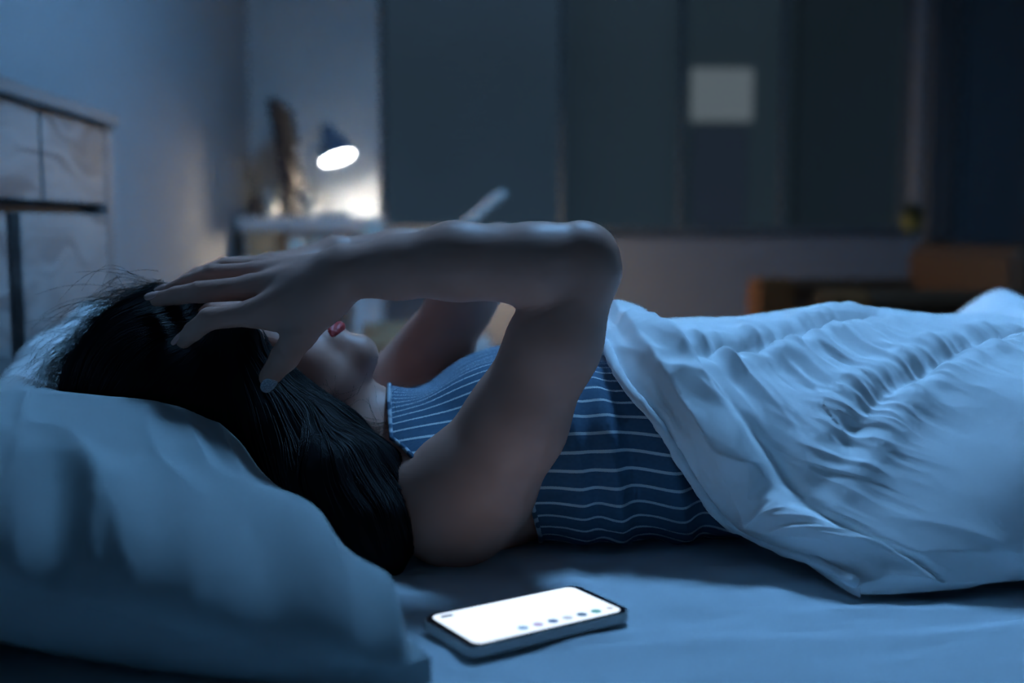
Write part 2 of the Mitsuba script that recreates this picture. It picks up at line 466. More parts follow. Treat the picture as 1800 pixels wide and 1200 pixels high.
# fitted sheet with soft wrinkles
gx, gy = np.linspace(-0.565, 1.485, 520), np.linspace(0.352, 2.048, 430)
X, Y = np.meshgrid(gx, gy, indexing='ij')
Q = np.stack([X, Y, 0 * X], -1)
z = 0.4935 + 0.006 * (fbm(Q * [2.2, 5.0, 1], 3, 3) - 0.5)
warp = 0.10 * (fbm(Q * 4, 2, 9) - 0.5)
z += 0.0045 * np.exp(-((Y - 0.865 + 0.10 * (X - 0.3) + warp) / 0.013) ** 2) * (1 / (1 + np.exp(-(X - 0.30) / 0.05)))
z += 0.005 * np.exp(-((Y - 0.80 - 0.06 * (X - 0.3) + warp) / 0.022) ** 2) * (1 / (1 + np.exp(-(X - 0.16) / 0.05)))
near_body = np.exp(-((Y - 0.985) / 0.045) ** 2) * np.exp(-((X - 0.10) / 0.13) ** 2)
z += 0.0100 * near_body * (ridged(np.stack([X * 26 - Y * 9, Y * 7 + X * 3, 0 * X], -1), 21, 2) - 0.4)
z += 0.0085 * (ridged(np.stack([X * 6 + Y * 4, Y * 15 - X * 3, 0 * X], -1), 5, 3) - 0.5)
edge = np.minimum.reduce([X - gx[0], gx[-1] - X, Y - gy[0], gy[-1] - Y])
z -= 0.03 * np.exp(-edge / 0.012)
sheet_fn = (gx, gy, z)
top = np.stack([X, Y, z], -1)
low = np.stack([X, Y, np.full_like(z, 0.479)], -1)
skirt = np.stack([X * 1.0, Y, np.where(edge < 1e-6, 0.29, z)], -1)
solo('fitted_sheet', slab_from_grid(top, np.where((edge < 1e-6)[..., None], skirt, low)), M_sheet, 'light blue grey fitted sheet stretched over the mattress under the phone', 'sheet', smooth=40)


def sheet_z(x, y):
    i = np.clip((np.asarray(x) - gx[0]) / (gx[1] - gx[0]), 0, len(gx) - 1)
    j = np.clip((np.asarray(y) - gy[0]) / (gy[1] - gy[0]), 0, len(gy) - 1)
    return map_coordinates(z, [np.atleast_1d(i), np.atleast_1d(j)], order=1)


# ------------------------------------------------------------------ the person: body
YC = 1.165
ang = math.radians(16)
HU = np.array([-math.cos(ang), 0, math.sin(ang)])       # towards the crown
HF = np.array([math.sin(ang), 0, math.cos(ang)])        # where the face looks
HR = np.array([0, -1.0, 0])                             # her right, towards the camera
MEN = np.array([-0.068, 1.155, 0.672])


def hd(u, f, r=0.0):
    """A point of the head: u up from the chin, f forward of the ear line, r to her right."""
    return MEN + HU * u + HF * (f - 0.078) + HR * r


RH = np.stack([HR, HU, HF])
B = Field([-0.33, 0.915, 0.489], [1.36, 1.42, 0.83], 0.0025)
# torso as a loft of rounded sections along x
TX = np.array([-0.09, -0.05, 0.0, 0.05, 0.10, 0.16, 0.25, 0.35, 0.45, 0.54, 0.60])
TA = np.array([0.055, 0.085, 0.125, 0.142, 0.143, 0.138, 0.127, 0.150, 0.170, 0.165, 0.13])
TB = np.array([0.042, 0.052, 0.066, 0.078, 0.083, 0.084, 0.078, 0.080, 0.088, 0.086, 0.06])
TZ = np.array([0.560, 0.556, 0.558, 0.566, 0.572, 0.574, 0.568, 0.570, 0.576, 0.576, 0.57])
ta, tb, tz = PchipInterpolator(TX, TA), PchipInterpolator(TX, TB), PchipInterpolator(TX, TZ)
sl, (bx_, by_, bz_) = B.block([-0.11, 0.95, 0.48], [0.63, 1.40, 0.72])
xx = np.clip(bx_, -0.09, 0.60)
A_, B_, Z_ = (g(xx).astype(np.float32) for g in (ta, tb, tz))
rr = (np.abs((by_ - YC) / A_) ** 2.4 + np.abs((bz_ - Z_) / B_) ** 2.4) ** (1 / 2.4)
d = np.maximum((rr - 1) * np.minimum(A_, B_), np.abs(bx_ - xx) + (rr - 1) * 0.5 * np.minimum(A_, B_))
B.add(d.astype(np.float32), sl, 0.0)
for s in (-1, 1):
    B.ell([0.075, YC + s * 0.062, 0.605], [0.062, 0.055, 0.050], 0.03)
# legs under the duvet
for s in (-1, 1):
    B.chain([[0.50, YC + s * 0.085, 0.578], [0.90, YC + s * 0.085, 0.575], [1.24, YC + s * 0.08, 0.545], [1.27, YC + s * 0.09, 0.545], [1.295, YC + s * 0.10, 0.625]],
            [0.078, 0.054, 0.036, 0.034, 0.022], 0.02)
# neck, shoulders
B.cone(hd(0.035, -0.012), [-0.005, 1.16, 0.556], 0.052, 0.060, 0.02)
B.cone(hd(0.02, 0.03), [-0.035, 1.158, 0.588], 0.020, 0.016, 0.03)
B.cone([-0.03, 1.12, 0.565], [0.005, 1.03, 0.55], 0.040, 0.046, 0.03)
B.cone([-0.04, 1.20, 0.568], [-0.035, 1.30, 0.57], 0.040, 0.046, 0.03)
# near arm
WR = at(612, 479, 1.005)
arm_n = [at(800, 890, 1.008), at(838, 845, 1.003), at(905, 745, 0.995), at(975, 600, 0.985), at(1030, 470, 0.975)]
B.cone([0.05, 1.07, 0.535], arm_n[0], 0.045, 0.046, 0.035)
B.chain(arm_n, [0.0515, 0.0495, 0.0435, 0.0385, 0.030], 0.018)
B.cone(at(1034, 440, 0.973), at(1028, 470, 0.975), 0.0205, 0.026, 0.016)
fore_n = [at(1012, 447, 0.975), at(945, 465, 0.975), at(800, 459, 0.985), at(700, 470, 0.995), WR]
B.chain(fore_n, [0.0275, 0.0345, 0.0325, 0.0260, 0.0232], 0.012)
B.cone(at(604, 451, 1.0), at(616, 455, 1.0), 0.0095, 0.009, 0.008)
# far arm
arm_f = [at(712, 688, 1.325), at(760, 622, 1.315), at(812, 532, 1.305), at(880, 450, 1.295)]
B.cone([-0.01, 1.27, 0.56], arm_f[0], 0.05, 0.05, 0.035)
B.chain(arm_f, [0.050, 0.0415, 0.0345, 0.029], 0.018)
WL = at(592, 452, 1.262)
B.cone(at(892, 430, 1.297), at(880, 440, 1.295), 0.021, 0.024, 0.014)
B.chain([at(872, 436, 1.295), at(800, 446, 1.288), at(700, 450, 1.275), WL], [0.027, 0.0320, 0.0285, 0.0215], 0.012)
B.cone(at(588, 432, 1.262), at(596, 436, 1.262), 0.008, 0.008, 0.010)
# head
B.ell(hd(0.137, 0.0), [0.073, 0.085, 0.095], 0.01, RH)
B.ell(hd(0.075, 0.033), [0.056, 0.078, 0.056], 0.025, RH)
for s in (-1, 1):
    B.cone(hd(0.008, 0.070, s * 0.008), hd(0.042, 0.006, s * 0.050), 0.012, 0.015, 0.022)
    B.ell(hd(0.088, 0.066, s * 0.036), [0.020, 0.018, 0.014], 0.016, RH)           # cheekbone
    B.ell(hd(0.058, 0.056, s * 0.032), [0.020, 0.024, 0.020], 0.018, RH)           # cheek
B.ell(hd(0.009, 0.074), [0.018, 0.014, 0.014], 0.020, RH)                             # chin
B.ell(hd(0.038, 0.080), [0.024, 0.018, 0.014], 0.014, RH)                             # mouth mound
B.cone(hd(0.0215, 0.0985), hd(0.0215, 0.0985), 0.0055, 0.0055, 0.010, cut=True)             # hollow under the lip
for s in (-1, 1):
    B.ell(hd(0.112, 0.092, s * 0.032), [0.019, 0.011, 0.013], 0.014, RH, cut=True)  # eye sockets
    B.ell(hd(0.112, 0.071, s * 0.032), [0.0135, 0.010, 0.012], 0.004, RH)            # closed eyes
    B.cone(hd(0.129, 0.083, s * 0.014), hd(0.128, 0.074, s * 0.044), 0.006, 0.005, 0.010)
B.cone(hd(0.116, 0.084), hd(0.076, 0.104), 0.0065, 0.0095, 0.012)
for s in (-1, 1):
    B.cone(hd(0.073, 0.096, s * 0.011), hd(0.075, 0.090, s * 0.012), 0.0065, 0.006, 0.006)
    B.ell(hd(0.095, -0.012, s * 0.074), [0.008, 0.030, 0.017], 0.006, RH)           # ears
    B.ell(hd(0.096, -0.008, s * 0.083), [0.006, 0.018, 0.009], 0.004, RH, cut=True)


# hands: each a field of its own (so that the fingers stay apart), then joined at the wrist
def hand(wrist, rw, fingers, radii, thumb, tr, web, lo, hi, kf=0.003):
    H = Field(lo, hi, B.h)
    for ch, r in zip(fingers, radii):
        H.cone(wrist, ch[0], rw * 0.8, r[0] * 1.08, 0.009)
    H.chain([wrist] + thumb[:2], [rw] + tr[:2], 0.012)
    for a, b, ra, rb in web:
        H.cone(a, b, ra, rb, 0.012)
    for ch, r in zip(fingers, radii):
        H.chain(ch, r, kf)
        H.cone(ch[0], ch[0] + (ch[1] - ch[0]) * 0.02, r[0] * 1.08, r[0], 0.004)
    H.chain(thumb[1:], tr[1:], 0.005)
    st = np.round((np.array(lo) - B.lo) / B.h).astype(int)
    n = np.minimum(H.n, B.n - st)
    B.add(H.f[:n[0], :n[1], :n[2]], tuple(slice(a, a + c) for a, c in zip(st, n)), 0.004)


def snap(p):
    return B.lo + np.round((np.array(p) - B.lo) / B.h) * B.h


near_f = [[at(442, 551, 1.024), at(368, 560, 1.028), at(340, 582, 1.042), at(323, 599, 1.052)],
          [at(440, 506, 1.050), at(352, 513, 1.058), at(312, 519, 1.076), at(276, 526, 1.090)],
          [at(450, 481, 1.082), at(376, 481, 1.098), at(332, 496, 1.115), at(290, 513, 1.128)],
          [at(468, 470, 1.106), at(402, 468, 1.125), at(370, 476, 1.138), at(345, 490, 1.148)]]
near_r = [[0.0112, 0.0100, 0.0087, 0.0072], [0.0115, 0.0100, 0.0086, 0.0070], [0.0108, 0.0092, 0.0080, 0.0066], [0.0094, 0.0080, 0.0070, 0.0058]]
near_t = [at(564, 532, 1.008), at(528, 586, 1.012), at(500, 628, 1.022), at(473, 663, 1.034)]
web_n = [(at(550, 532, 1.01), at(470, 556, 1.022), 0.016, 0.0105), (at(580, 508, 1.005), at(515, 518, 1.03), 0.020, 0.017), (at(530, 560, 1.015), at(490, 560, 1.02), 0.014, 0.009)]
hand(at(600, 482, 1.005), 0.0225, near_f, near_r, near_t, [0.0185, 0.0142, 0.0122, 0.0094], web_n, snap([-0.33, 0.93, 0.60]), snap([-0.03, 1.22, 0.82]))
far_f = [[at(482, 476, 1.212), at(402, 482, 1.205), at(352, 497, 1.195), at(322, 512, 1.190)],
         [at(478, 465, 1.238), at(398, 468, 1.232), at(348, 484, 1.222), at(314, 501, 1.212)],
         [at(476, 463, 1.262), at(400, 468, 1.258), at(352, 487, 1.248), at(320, 506, 1.238)],
         [at(478, 472, 1.284), at(415, 482, 1.282), at(375, 500, 1.274), at(350, 516, 1.262)]]
far_t = [at(575, 505, 1.275), at(535, 550, 1.285), at(505, 585, 1.280), at(485, 612, 1.272)]
hand(WL, 0.0215, far_f, near_r, far_t, [0.0185, 0.0132, 0.0110, 0.0084], [(at(560, 480, 1.27), at(500, 490, 1.235), 0.020, 0.012)], snap([-0.33, 1.08, 0.58]), snap([-0.03, 1.38, 0.82]))

person = thing('person', 'black-haired woman in striped sleeveless top lying in bed with both hands on her forehead', 'person')
B.f[:, :, :2] = np.maximum(B.f[:, :, :2], 0.002)
part(person, 'body', B.mesh(), M_skin, smooth=True, label='bare arms, hands, face and neck')


def face_front(u, r):
    """How far forward the face's skin lies at height u and offset r."""
    fs = np.linspace(0.04, 0.13, 181)
    v = B.sample(np.array([hd(u, f, r) for f in fs]))
    return fs[np.nonzero(v < 0)[0].max()] if (v < 0).any() else 0.07


L = Field(hd(0.038, 0.09) - 0.045, hd(0.038, 0.09) + 0.045, 0.0009)
for sgn, u0, rad in ((1, 0.0415, 0.0044), (-1, 0.0335, 0.0054)):
    rs = np.linspace(-0.0225, 0.0225, 13)
    q = 1 - (rs / 0.0235) ** 2
    uu = 0.0375 + (u0 - 0.0375) * q ** 0.7 - (0.0012 * np.exp(-(rs / 0.004) ** 2) if sgn > 0 else 0)
    pts = [hd(a, face_front(a, b) - 0.0012 + 0.001 * c, b) for a, b, c in zip(uu, rs, q)]
    L.chain(pts, list(0.0012 + (rad - 0.0012) * q ** 0.6), 0.0015)
part(person, 'lips', L.mesh(), M_lips, smooth=True, label='red lips')


def nail(tip, prev, r, out, w=0.0058, l=0.0085):
    ax = (tip - prev) / np.linalg.norm(tip - prev)
    out = out - ax * (out @ ax)
    out /= np.linalg.norm(out)
    sd = np.cross(ax, out)
    a, b = np.meshgrid(np.linspace(-1, 1, 13), np.linspace(-1, 1, 13), indexing='ij')
    sq = a * np.sqrt(1 - 0.42 * b ** 2), b * np.sqrt(1 - 0.42 * a ** 2)
    th = sq[1] * w / r
    ptsf = tip + ax * (sq[0] * l + 0.0015)[..., None] + (np.sin(th) * (r + .0004))[..., None] * sd + (np.cos(th) * (r + 0.0012) - 0.0006 * sq[0] ** 2)[..., None] * out
    return slab_from_grid(ptsf, ptsf - out * 0.0012)


CAMDIR = CAM - at(474, 664, 1.034)
part(person, 'fingernail', nail(near_t[3], near_t[2], 0.0094, CAMDIR / np.linalg.norm(CAMDIR) + np.array([0.3, 0, -0.45]), 0.0072, 0.0088), M_nail, smooth=True, label='glittering thumbnail')
for ch, r in zip(near_f, near_r):
    part(person, 'fingernail', nail(ch[3], ch[2], r[3], np.array([-0.35, -0.55, 0.75])), M_nailplain, smooth=True)

# ------------------------------------------------------------------ the person: hair
Hf = Field([-0.43, 0.90, 0.488], [0.03, 1.34, 0.80], 0.003)
Hf.ell(hd(0.138, -0.006), [0.079, 0.086, 0.099], 0.01, RH)
gl, (hxx, hyy, hzz) = Hf.block([-0.43, 0.90, 0.488], [0.03, 1.34, 0.80])
px_, py_, pz_ = hxx - MEN[0], hyy - MEN[1], hzz - MEN[2]
U_ = HU[0] * px_ + HU[2] * pz_ + 0 * py_
F_ = HF[0] * px_ + HF[2] * pz_ + 0.078 + 0 * py_
hairline = np.interp(U_.ravel(), [0.0, 0.06, 0.10, 0.13, 0.165, 0.185, 0.20, 0.24], [-0.04, 0.005, 0.028, 0.046, 0.062, 0.078, 0.12, 0.16]).reshape(U_.shape).astype(np.float32)
hairline = hairline + 0.030 * np.clip((np.abs(py_) + 0 * hxx + 0 * hzz - 0.030) / 0.03, 0, 1) * ((U_ > 0.07) & (U_ < 0.19))
dcut = (F_ - hairline) * 0.85
Hf.f = np.maximum(Hf.f, dcut.astype(np.float32))
Hf.chain([at(395, 560, 1.098), at(430, 600, 1.085), at(470, 655, 1.082)], [0.012, 0.014, 0.012], 0.012)
crown = [hd(0.142, -0.02), at(262, 628, 1.14), at(208, 682, 1.13)]
Hf.chain(crown, [0.064, 0.053, 0.051], 0.02)
Hf.cone(at(288, 540, 1.14), at(345, 560, 1.15), 0.022, 0.030, 0.02)
Hf.chain([at(250, 660, 1.09), at(360, 690, 1.10), at(450, 725, 1.095), at(530, 785, 1.06), at(590, 850, 1.015), at(628, 930, 0.985), at(640, 985, 0.972)],
         [0.05, 0.045, 0.042, 0.040, 0.041, 0.033, 0.014], 0.03)
Hf.chain([at(480, 710, 1.12), at(575, 790, 1.08), at(640, 850, 1.035), at(670, 930, 0.99), at(672, 985, 0.975)], [0.035, 0.036, 0.034, 0.028, 0.012], 0.02)
hm = Hf.mesh()
hp = np.array(hm.vertices)
hn = np.array(hm.vertex_normals)
# locks: shallow grooves that run along the flow of the hair
flow = np.stack([hp[:, 0] * 38 + hp[:, 2] * 22, hp[:, 1] * 55, hp[:, 0] * 6 - hp[:, 2] * 7], 1)
hm.vertices = hp + hn * (0.0035 * (ridged(flow, 31, 2) - 0.55))[:, None]
part(person, 'hair', hm, M_hair, smooth=True, label='long black hair spread over the pillow')


def trace(p, dirs, n, step, lift):
    p = p.copy()
    out = [p.copy()]
    for i in range(n):
        d = dirs(p, i / n)
        g = Hf.grad(p)
        d = d - g * (d * g).sum(1, keepdims=True)
        p = p + step * d / (np.linalg.norm(d, axis=1, keepdims=True) + 1e-9)
        p = p - Hf.grad(p) * (Hf.sample(p) - lift)[:, None]
        out.append(p.copy())
    return np.stack(out, 1)


def hair_dir(p, t):
    w = 1 / (1 + np.exp(-(p[:, 0] + 0.20) / 0.03))
    d = (1 - w)[:, None] * np.array([-0.75, -0.25, -0.55]) + w[:, None] * np.array([0.62, -0.25, -0.75])
    d = np.where((p[:, 0] > -0.12)[:, None], np.array([0.30, -0.1, -0.95]), d)
    return d + 0.5 * (np.stack([meshkit.noise(p * 30, s) for s in (1, 2, 3)], 1) - 0.5)


cand = hp[rng.choice(len(hp), 2600)]
cand = cand[(cand[:, 1] < 1.22) & (cand[:, 2] > 0.52)]
ln = trace(cand, hair_dir, 26, 0.004, (0.0012 + 0.0022 * rng.random(len(cand))))
taper = np.r_[np.linspace(0.4, 1, 6), np.ones(15), np.linspace(1, 0.25, 6)]
# flyaway strands over the crown and wisps on the neck
fly = []
for i in range(900):
    a = at(rng.uniform(215, 330), 0, 1.15)[0]
    s = rng.random()
    p0 = at(305 - 180 * s + rng.normal(0, 9), 498 + 70 * s + 85 * s * s + rng.normal(0, 7), 1.13 + 0.05 * rng.random())
    Ls = rng.uniform(0.03, 0.11)
    th = math.radians(rng.normal(200 + 32 * s, 10))
    lift = abs(rng.normal(0, 0.010))
    t = np.linspace(0, 1, 12)
    curl = rng.normal(0, 0.35) + 0.45
    dx, dz = np.cumsum(np.cos(th + curl * t)) / 12 * Ls, np.cumsum(np.sin(th + curl * t)) / 12 * Ls
    fly.append(np.stack([p0[0] + dx - 0.4 * lift, p0[1] + 0.03 * t * rng.normal(), p0[2] + dz + lift * np.sin(np.pi * t * 0.8)], 1))
for i in range(150):
    p0 = at(rng.uniform(550, 640), rng.uniform(715, 775), 1.075 + 0.02 * rng.random())
    t = np.linspace(0, 1, 14)
    th0, curl, Ls = rng.uniform(-0.9, 0.9), rng.normal(0, 2.2), rng.uniform(0.02, 0.055)
    dx, dz = np.cumsum(np.cos(th0 + curl * t)) / 14 * Ls, np.cumsum(np.sin(th0 + curl * t)) / 14 * Ls
    q = np.stack([p0[0] + dx, p0[1] + 0 * t, p0[2] + dz], 1)
    for _ in range(3):
        v = B.sample(q)
        q = q - B.grad(q) * (v - 0.0015)[:, None] * (v < 0.03)[:, None]
    fly.append(q)
strands = list(ln) + fly
part(person, 'hair_strand', tubes(strands, [0.00042 * taper] * len(ln) + [np.linspace(0.00028, 0.00012, len(q)) if len(q) < 14 else np.linspace(0.00017, 0.00008, len(q)) for q in fly], 3), M_strand, smooth=True, label='loose black strands at the crown and neck')
labels['person__hair_strand']['kind'] = 'stuff'

# ------------------------------------------------------------------ the person: striped sleeveless top
nx, nt = 300, 460
xs = np.linspace(-0.075, 0.56, nx)
th = np.linspace(-np.pi, np.pi, nt)             # 0 = up, positive towards the camera
Xs, Th = np.meshgrid(xs, th, indexing='ij')
cz = tz(Xs)
dy, dz_ = -np.sin(Th), np.cos(Th)
R = np.zeros_like(Xs)
lo_, hi_ = np.full_like(Xs, 0.02), np.full_like(Xs, 0.22)
TF = Field([-0.11, 0.95, 0.46], [0.63, 1.40, 0.72], 0.004)
sl, (ax_, ay_, az_) = TF.block([-0.11, 0.95, 0.46], [0.63, 1.40, 0.72])
xx = np.clip(ax_, -0.09, 0.60)
A_, B_, Z_ = (g(xx).astype(np.float32) for g in (ta, tb, tz))
rr = (np.abs((ay_ - YC) / A_) ** 2.4 + np.abs((az_ - Z_) / B_) ** 2.4) ** (1 / 2.4)
TF.add(((rr - 1) * np.minimum(A_, B_)).astype(np.float32), sl, 0.0)
for s in (-1, 1):
    TF.ell([0.075, YC + s * 0.062, 0.605], [0.062, 0.055, 0.050], 0.05)
TF.cone(hd(0.02, 0.03), [-0.035, 1.158, 0.588], 0.020, 0.016, 0.03)
TF.cone([-0.03, 1.12, 0.565], [0.005, 1.03, 0.55], 0.045, 0.050, 0.03)
TF.cone([-0.04, 1.20, 0.568], [-0.035, 1.30, 0.57], 0.040, 0.044, 0.03)
TF.cone([-0.06, 1.16, 0.574], [-0.005, 1.16, 0.556], 0.055, 0.0605, 0.02)
for _ in range(16):
    mid = (lo_ + hi_) / 2
    p = np.stack([Xs, YC + dy * mid, cz + dz_ * mid], -1).reshape(-1, 3)
    v = TF.sample(p).reshape(Xs.shape)
    lo_, hi_ = np.where(v < 0.005, mid, lo_), np.where(v < 0.005, hi_, mid)
R = (lo_ + hi_) / 2
from scipy.ndimage import gaussian_filter
R = gaussian_filter(R, (2.5, 2.5), mode='nearest')
side = np.exp(-((Th - 1.35) / 0.75) ** 2)
tt = np.clip((Th - 0.3) / 1.8, 0, 1)
folds = np.zeros_like(Xs)
for x0, slope, w, amp, sharp in ((0.118, 0.030, 0.013, 0.010, 1), (0.150, 0.034, 0.012, 0.012, 1), (0.196, 0.060, 0.016, 0.014, 1), (0.240, 0.07, 0.014, 0.008, 1), (0.285, 0.05, 0.015, 0.009, 1)):
    c = (Xs - x0 - slope * (tt - 0.4) * 1.2)
    folds += amp * np.where(c < 0, np.exp(-(c / (w * 1.5)) ** 2), np.exp(-(c / (w * 0.85)) ** 2))
R = R + 1.8 * folds * side * (0.2 + 0.9 * tt) + 0.004 * (fbm(np.stack([Xs * 22, Th * 3, 0 * Xs], -1), 3, 4) - 0.5)
low_g = np.exp(-((Th - 2.05) / 0.28) ** 2)
R = R + 0.012 * low_g * (ridged(np.stack([Xs * 24, Th * 5, 0 * Xs], -1), 8, 2) - 0.45)
loose = np.exp(-((Xs - 0.20) / 0.10) ** 2) * np.clip(np.sin(np.clip(Th, 0, np.pi)), 0, 1)
R = R + 0.008 * loose
Pt = np.stack([Xs, YC + dy * R, np.maximum(cz + dz_ * R, 0.4925)], -1)
a = np.degrees(np.abs(Th))
start = np.interp(a.ravel(), [0, 25, 42, 50, 58, 68, 78, 95, 115, 130, 150, 165, 180], [-0.048, -0.047, -0.046, -0.045, -0.044, -0.042, -0.020, 0.084, 0.096, 0.100, 0.09, 0.02, -0.02]).reshape(a.shape)
# slide the rows so that the first one is the hem of neckline and armholes
tpar = (Xs - xs[0]) / (xs[-1] - xs[0])
Xn = start + tpar * (xs[-1] - start)
Pn = np.empty_like(Pt)
for j in range(nt):
    for c_ in range(3):
        Pn[:, j, c_] = np.interp(Xn[:, j], xs, Pt[:, j, c_])
arc = Th * 0.118
wav = 0.004 * (fbm(np.stack([Xn * 14, Th * 1.5, 0 * Xn], -1), 2, 12) - 0.5)
uv = np.stack([Xn, arc + wav + 0.25 * folds * side * tt * 0 + 0.012 * low_g * (fbm(np.stack([Xn * 20, Th, 0 * Xn], -1), 2, 15) - 0.5)], -1)
gm = trimesh.Trimesh(Pn.reshape(-1, 3), grid_faces(nx, nt), process=False)
part(person, 'top', gm, M_top, smooth=True, label='blue sleeveless top with thin white stripes', uv=uv.reshape(-1, 2))
# bound hem along neckline and armholes
hem = Pn[0].copy()
sel = np.abs(np.degrees(th)) < 150
part(person, 'top_binding', tubes([hem[sel] + np.array([0.001, 0, 0.0])], [0.0024], 8), M_trim, smooth=True, label='narrow striped binding at the neckline and armholes')

# ------------------------------------------------------------------ the pillows
def pillow(c, ex, ey, hxl, hyl, H, Hb, base, seed, wr, dent=None, nu=200, nv=260, fn=None, pu=3.6, pv=4.0, x0=-0.30, bow=0.05):
    """A stuffed pillow: two domes joined along an edge that hangs down at the corners."""
    ex, ey = np.array(ex) / np.linalg.norm(ex), np.array(ey) / np.linalg.norm(ey)
    u, v = np.meshgrid(np.linspace(-1, 1, nu), np.linspace(-1, 1, nv), indexing='ij')
    u, v = np.sin(u * np.pi / 2), np.sin(v * np.pi / 2)
    bx = u * hxl * (1 - bow * (1 - v ** 2)) * (1 - 0.05 * np.abs(v) ** 8)
    by = v * hyl * (1 - 0.05 * (1 - u ** 2)) * (1 - 0.05 * np.abs(u) ** 8)
    prof = (np.clip(1 - np.abs(u) ** pu, 0, 1) * np.clip(1 - np.abs(v) ** pv, 0, 1)) ** 0.5
    x, y = c[0] + bx * ex[0] + by * ey[0], c[1] + bx * ex[1] + by * ey[1]
    w0 = x0 + 0.562
    x = np.where(x < x0, x0 - w0 * (1 - np.exp(np.minimum(x - x0, 0) / w0)), x)
    mid = base + 0.008 + Hb * (1 - np.abs(u * v) ** 0.95)
    top = np.stack([x, y, mid + (H - Hb) * prof], -1)
    n = grid_normals(top)
    n = np.where(n[..., 2:] < 0, -n, n)
    d = wr * prof ** 0.4 * (ridged(np.stack([x * 9 + y * 4, y * 6 - x * 3, 0 * x], -1), seed, 3) - 0.5)
    if fn is not None:
        d = d + fn(u, v, x, y, prof)
    top = top + n * d[..., None]
    if dent is not None:
        top[..., 2] = dent(top[..., 0], top[..., 1], top[..., 2])
    low = np.stack([x, y, np.maximum(mid - 0.002 - Hb * prof, base + 0.004)], -1)
    low[..., 2] = np.minimum(low[..., 2], top[..., 2] - 0.003)
    top[..., 2] = np.maximum(top[..., 2], base + 0.006)
    return slab_from_grid(top, low)


hc = hd(0.140, -0.008)


def head_dent(x, y, zt):
    r2 = ((x - hc[0]) / 0.135) ** 2 + ((y - hc[1]) / 0.115) ** 2
    lim = hc[2] - 0.100 * np.sqrt(np.clip(1 - r2, 0, 1)) - 0.004
    lim = lim + np.where(r2 > 1, (np.sqrt(r2) - 1) * 0.35, 0)
    k = 0.02
    hh = np.clip(0.5 + 0.5 * (lim - zt) / k, 0, 1)
    out = lim * (1 - hh) + zt * hh - k * hh * (1 - hh)
    return np.maximum(out, 0.515)


def front_folds(u, v, x, y, prof):
    s = np.clip((0.15 - v) / 0.6, 0, 1)
    f = 0.042 * (ridged(np.stack([x * 15 + 5.0 * y, y * 3.0 - x * 0.8, 0 * x], -1), 41, 2) ** 1.6 - 0.35)
    return f * s * prof ** 0.3


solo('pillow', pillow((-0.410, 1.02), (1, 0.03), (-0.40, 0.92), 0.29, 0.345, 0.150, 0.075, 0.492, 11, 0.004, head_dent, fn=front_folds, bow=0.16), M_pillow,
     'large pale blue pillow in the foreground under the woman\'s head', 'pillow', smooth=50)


def crumple(u, v, x, y, prof):
    return 0.045 * (ridged(np.stack([x * 11, y * 11, 0 * x], -1), 77, 3) - 0.5) * prof ** 0.5 + 0.045 * np.exp(-((x + 0.50) / 0.04) ** 2 - ((y - 1.76) / 0.05) ** 2) + 0.035 * prof * np.clip((-0.40 - x) / 0.1, 0, 1)


solo('pillow', pillow((-0.325, 1.62), (1.0, 0.02), (0, 1), 0.238, 0.31, 0.165, 0.055, 0.492, 23, 0.006, fn=crumple, pu=2.6, x0=-0.5), M_duvet,
     'crumpled white pillow behind the woman\'s head, against the headboard', 'pillow', smooth=50)

# ------------------------------------------------------------------ the duvet
E0 = [(0.20, 2.03, 0.512), (0.185, 1.75, 0.535), (0.165, 1.50, 0.598), (0.155, 1.33, 0.664), (0.168, 1.185, 0.689), at(1088, 655, 1.055), at(1178, 772, 0.994), at(1298, 922, 0.990), (0.340, 0.868, 0.510)]
S1 = [(0.42, 2.05, 0.512), (0.42, 1.78, 0.545), (0.42, 1.52, 0.610), (0.42, 1.34, 0.668), (0.42, 1.21, 0.687), (0.42, 1.10, 0.672), (0.42, 1.005, 0.632), (0.41, 0.925, 0.573), (0.425, 0.864, 0.510)]
S2 = [(0.62, 2.06, 0.512), (0.62, 1.80, 0.560), (0.62, 1.55, 0.620), (0.62, 1.35, 0.662), (0.62, 1.22, 0.676), (0.62, 1.06, 0.672), (0.61, 0.955, 0.648), (0.59, 0.892, 0.588), (0.53, 0.893, 0.512)]
S3 = [(0.85, 2.07, 0.512), (0.85, 1.85, 0.590), (0.85, 1.62, 0.635), (0.85, 1.42, 0.655), (0.85, 1.25, 0.668), (0.85, 1.07, 0.662), (0.85, 0.96, 0.642), (0.84, 0.89, 0.585), (0.80, 0.89, 0.512)]
S4 = [(1.15, 2.07, 0.512), (1.15, 1.85, 0.58), (1.15, 1.62, 0.65), (1.15, 1.42, 0.68), (1.15, 1.25, 0.67), (1.15, 1.10, 0.64), (1.15, 1.00, 0.60), (1.15, 0.92, 0.56), (1.15, 0.88, 0.512)]
S5 = [(1.44, 2.07, 0.512), (1.44, 1.85, 0.55), (1.44, 1.62, 0.60), (1.44, 1.42, 0.66), (1.44, 1.25, 0.66), (1.44, 1.10, 0.62), (1.44, 1.00, 0.58), (1.44, 0.92, 0.54), (1.44, 0.88, 0.512)]
ctrl = np.array([E0, S1, S2, S3, S4, S5], float)
ns, ntt = 460, 520
sp = np.array([0.0, 0.24, 0.42, 0.62, 0.82, 1.0])
tp = np.array([0, 0.19, 0.36, 0.48, 0.58, 0.68, 0.78, 0.89, 1.0])
sv, tv = np.linspace(0, 1, ns) ** 1.25, np.linspace(0, 1, ntt)
D = PchipInterpolator(tp, PchipInterpolator(sp, ctrl, axis=0)(sv), axis=1)(tv)
nrm = grid_normals(D)
if nrm[ns // 2, ntt // 2, 2] < 0:
    nrm = -nrm
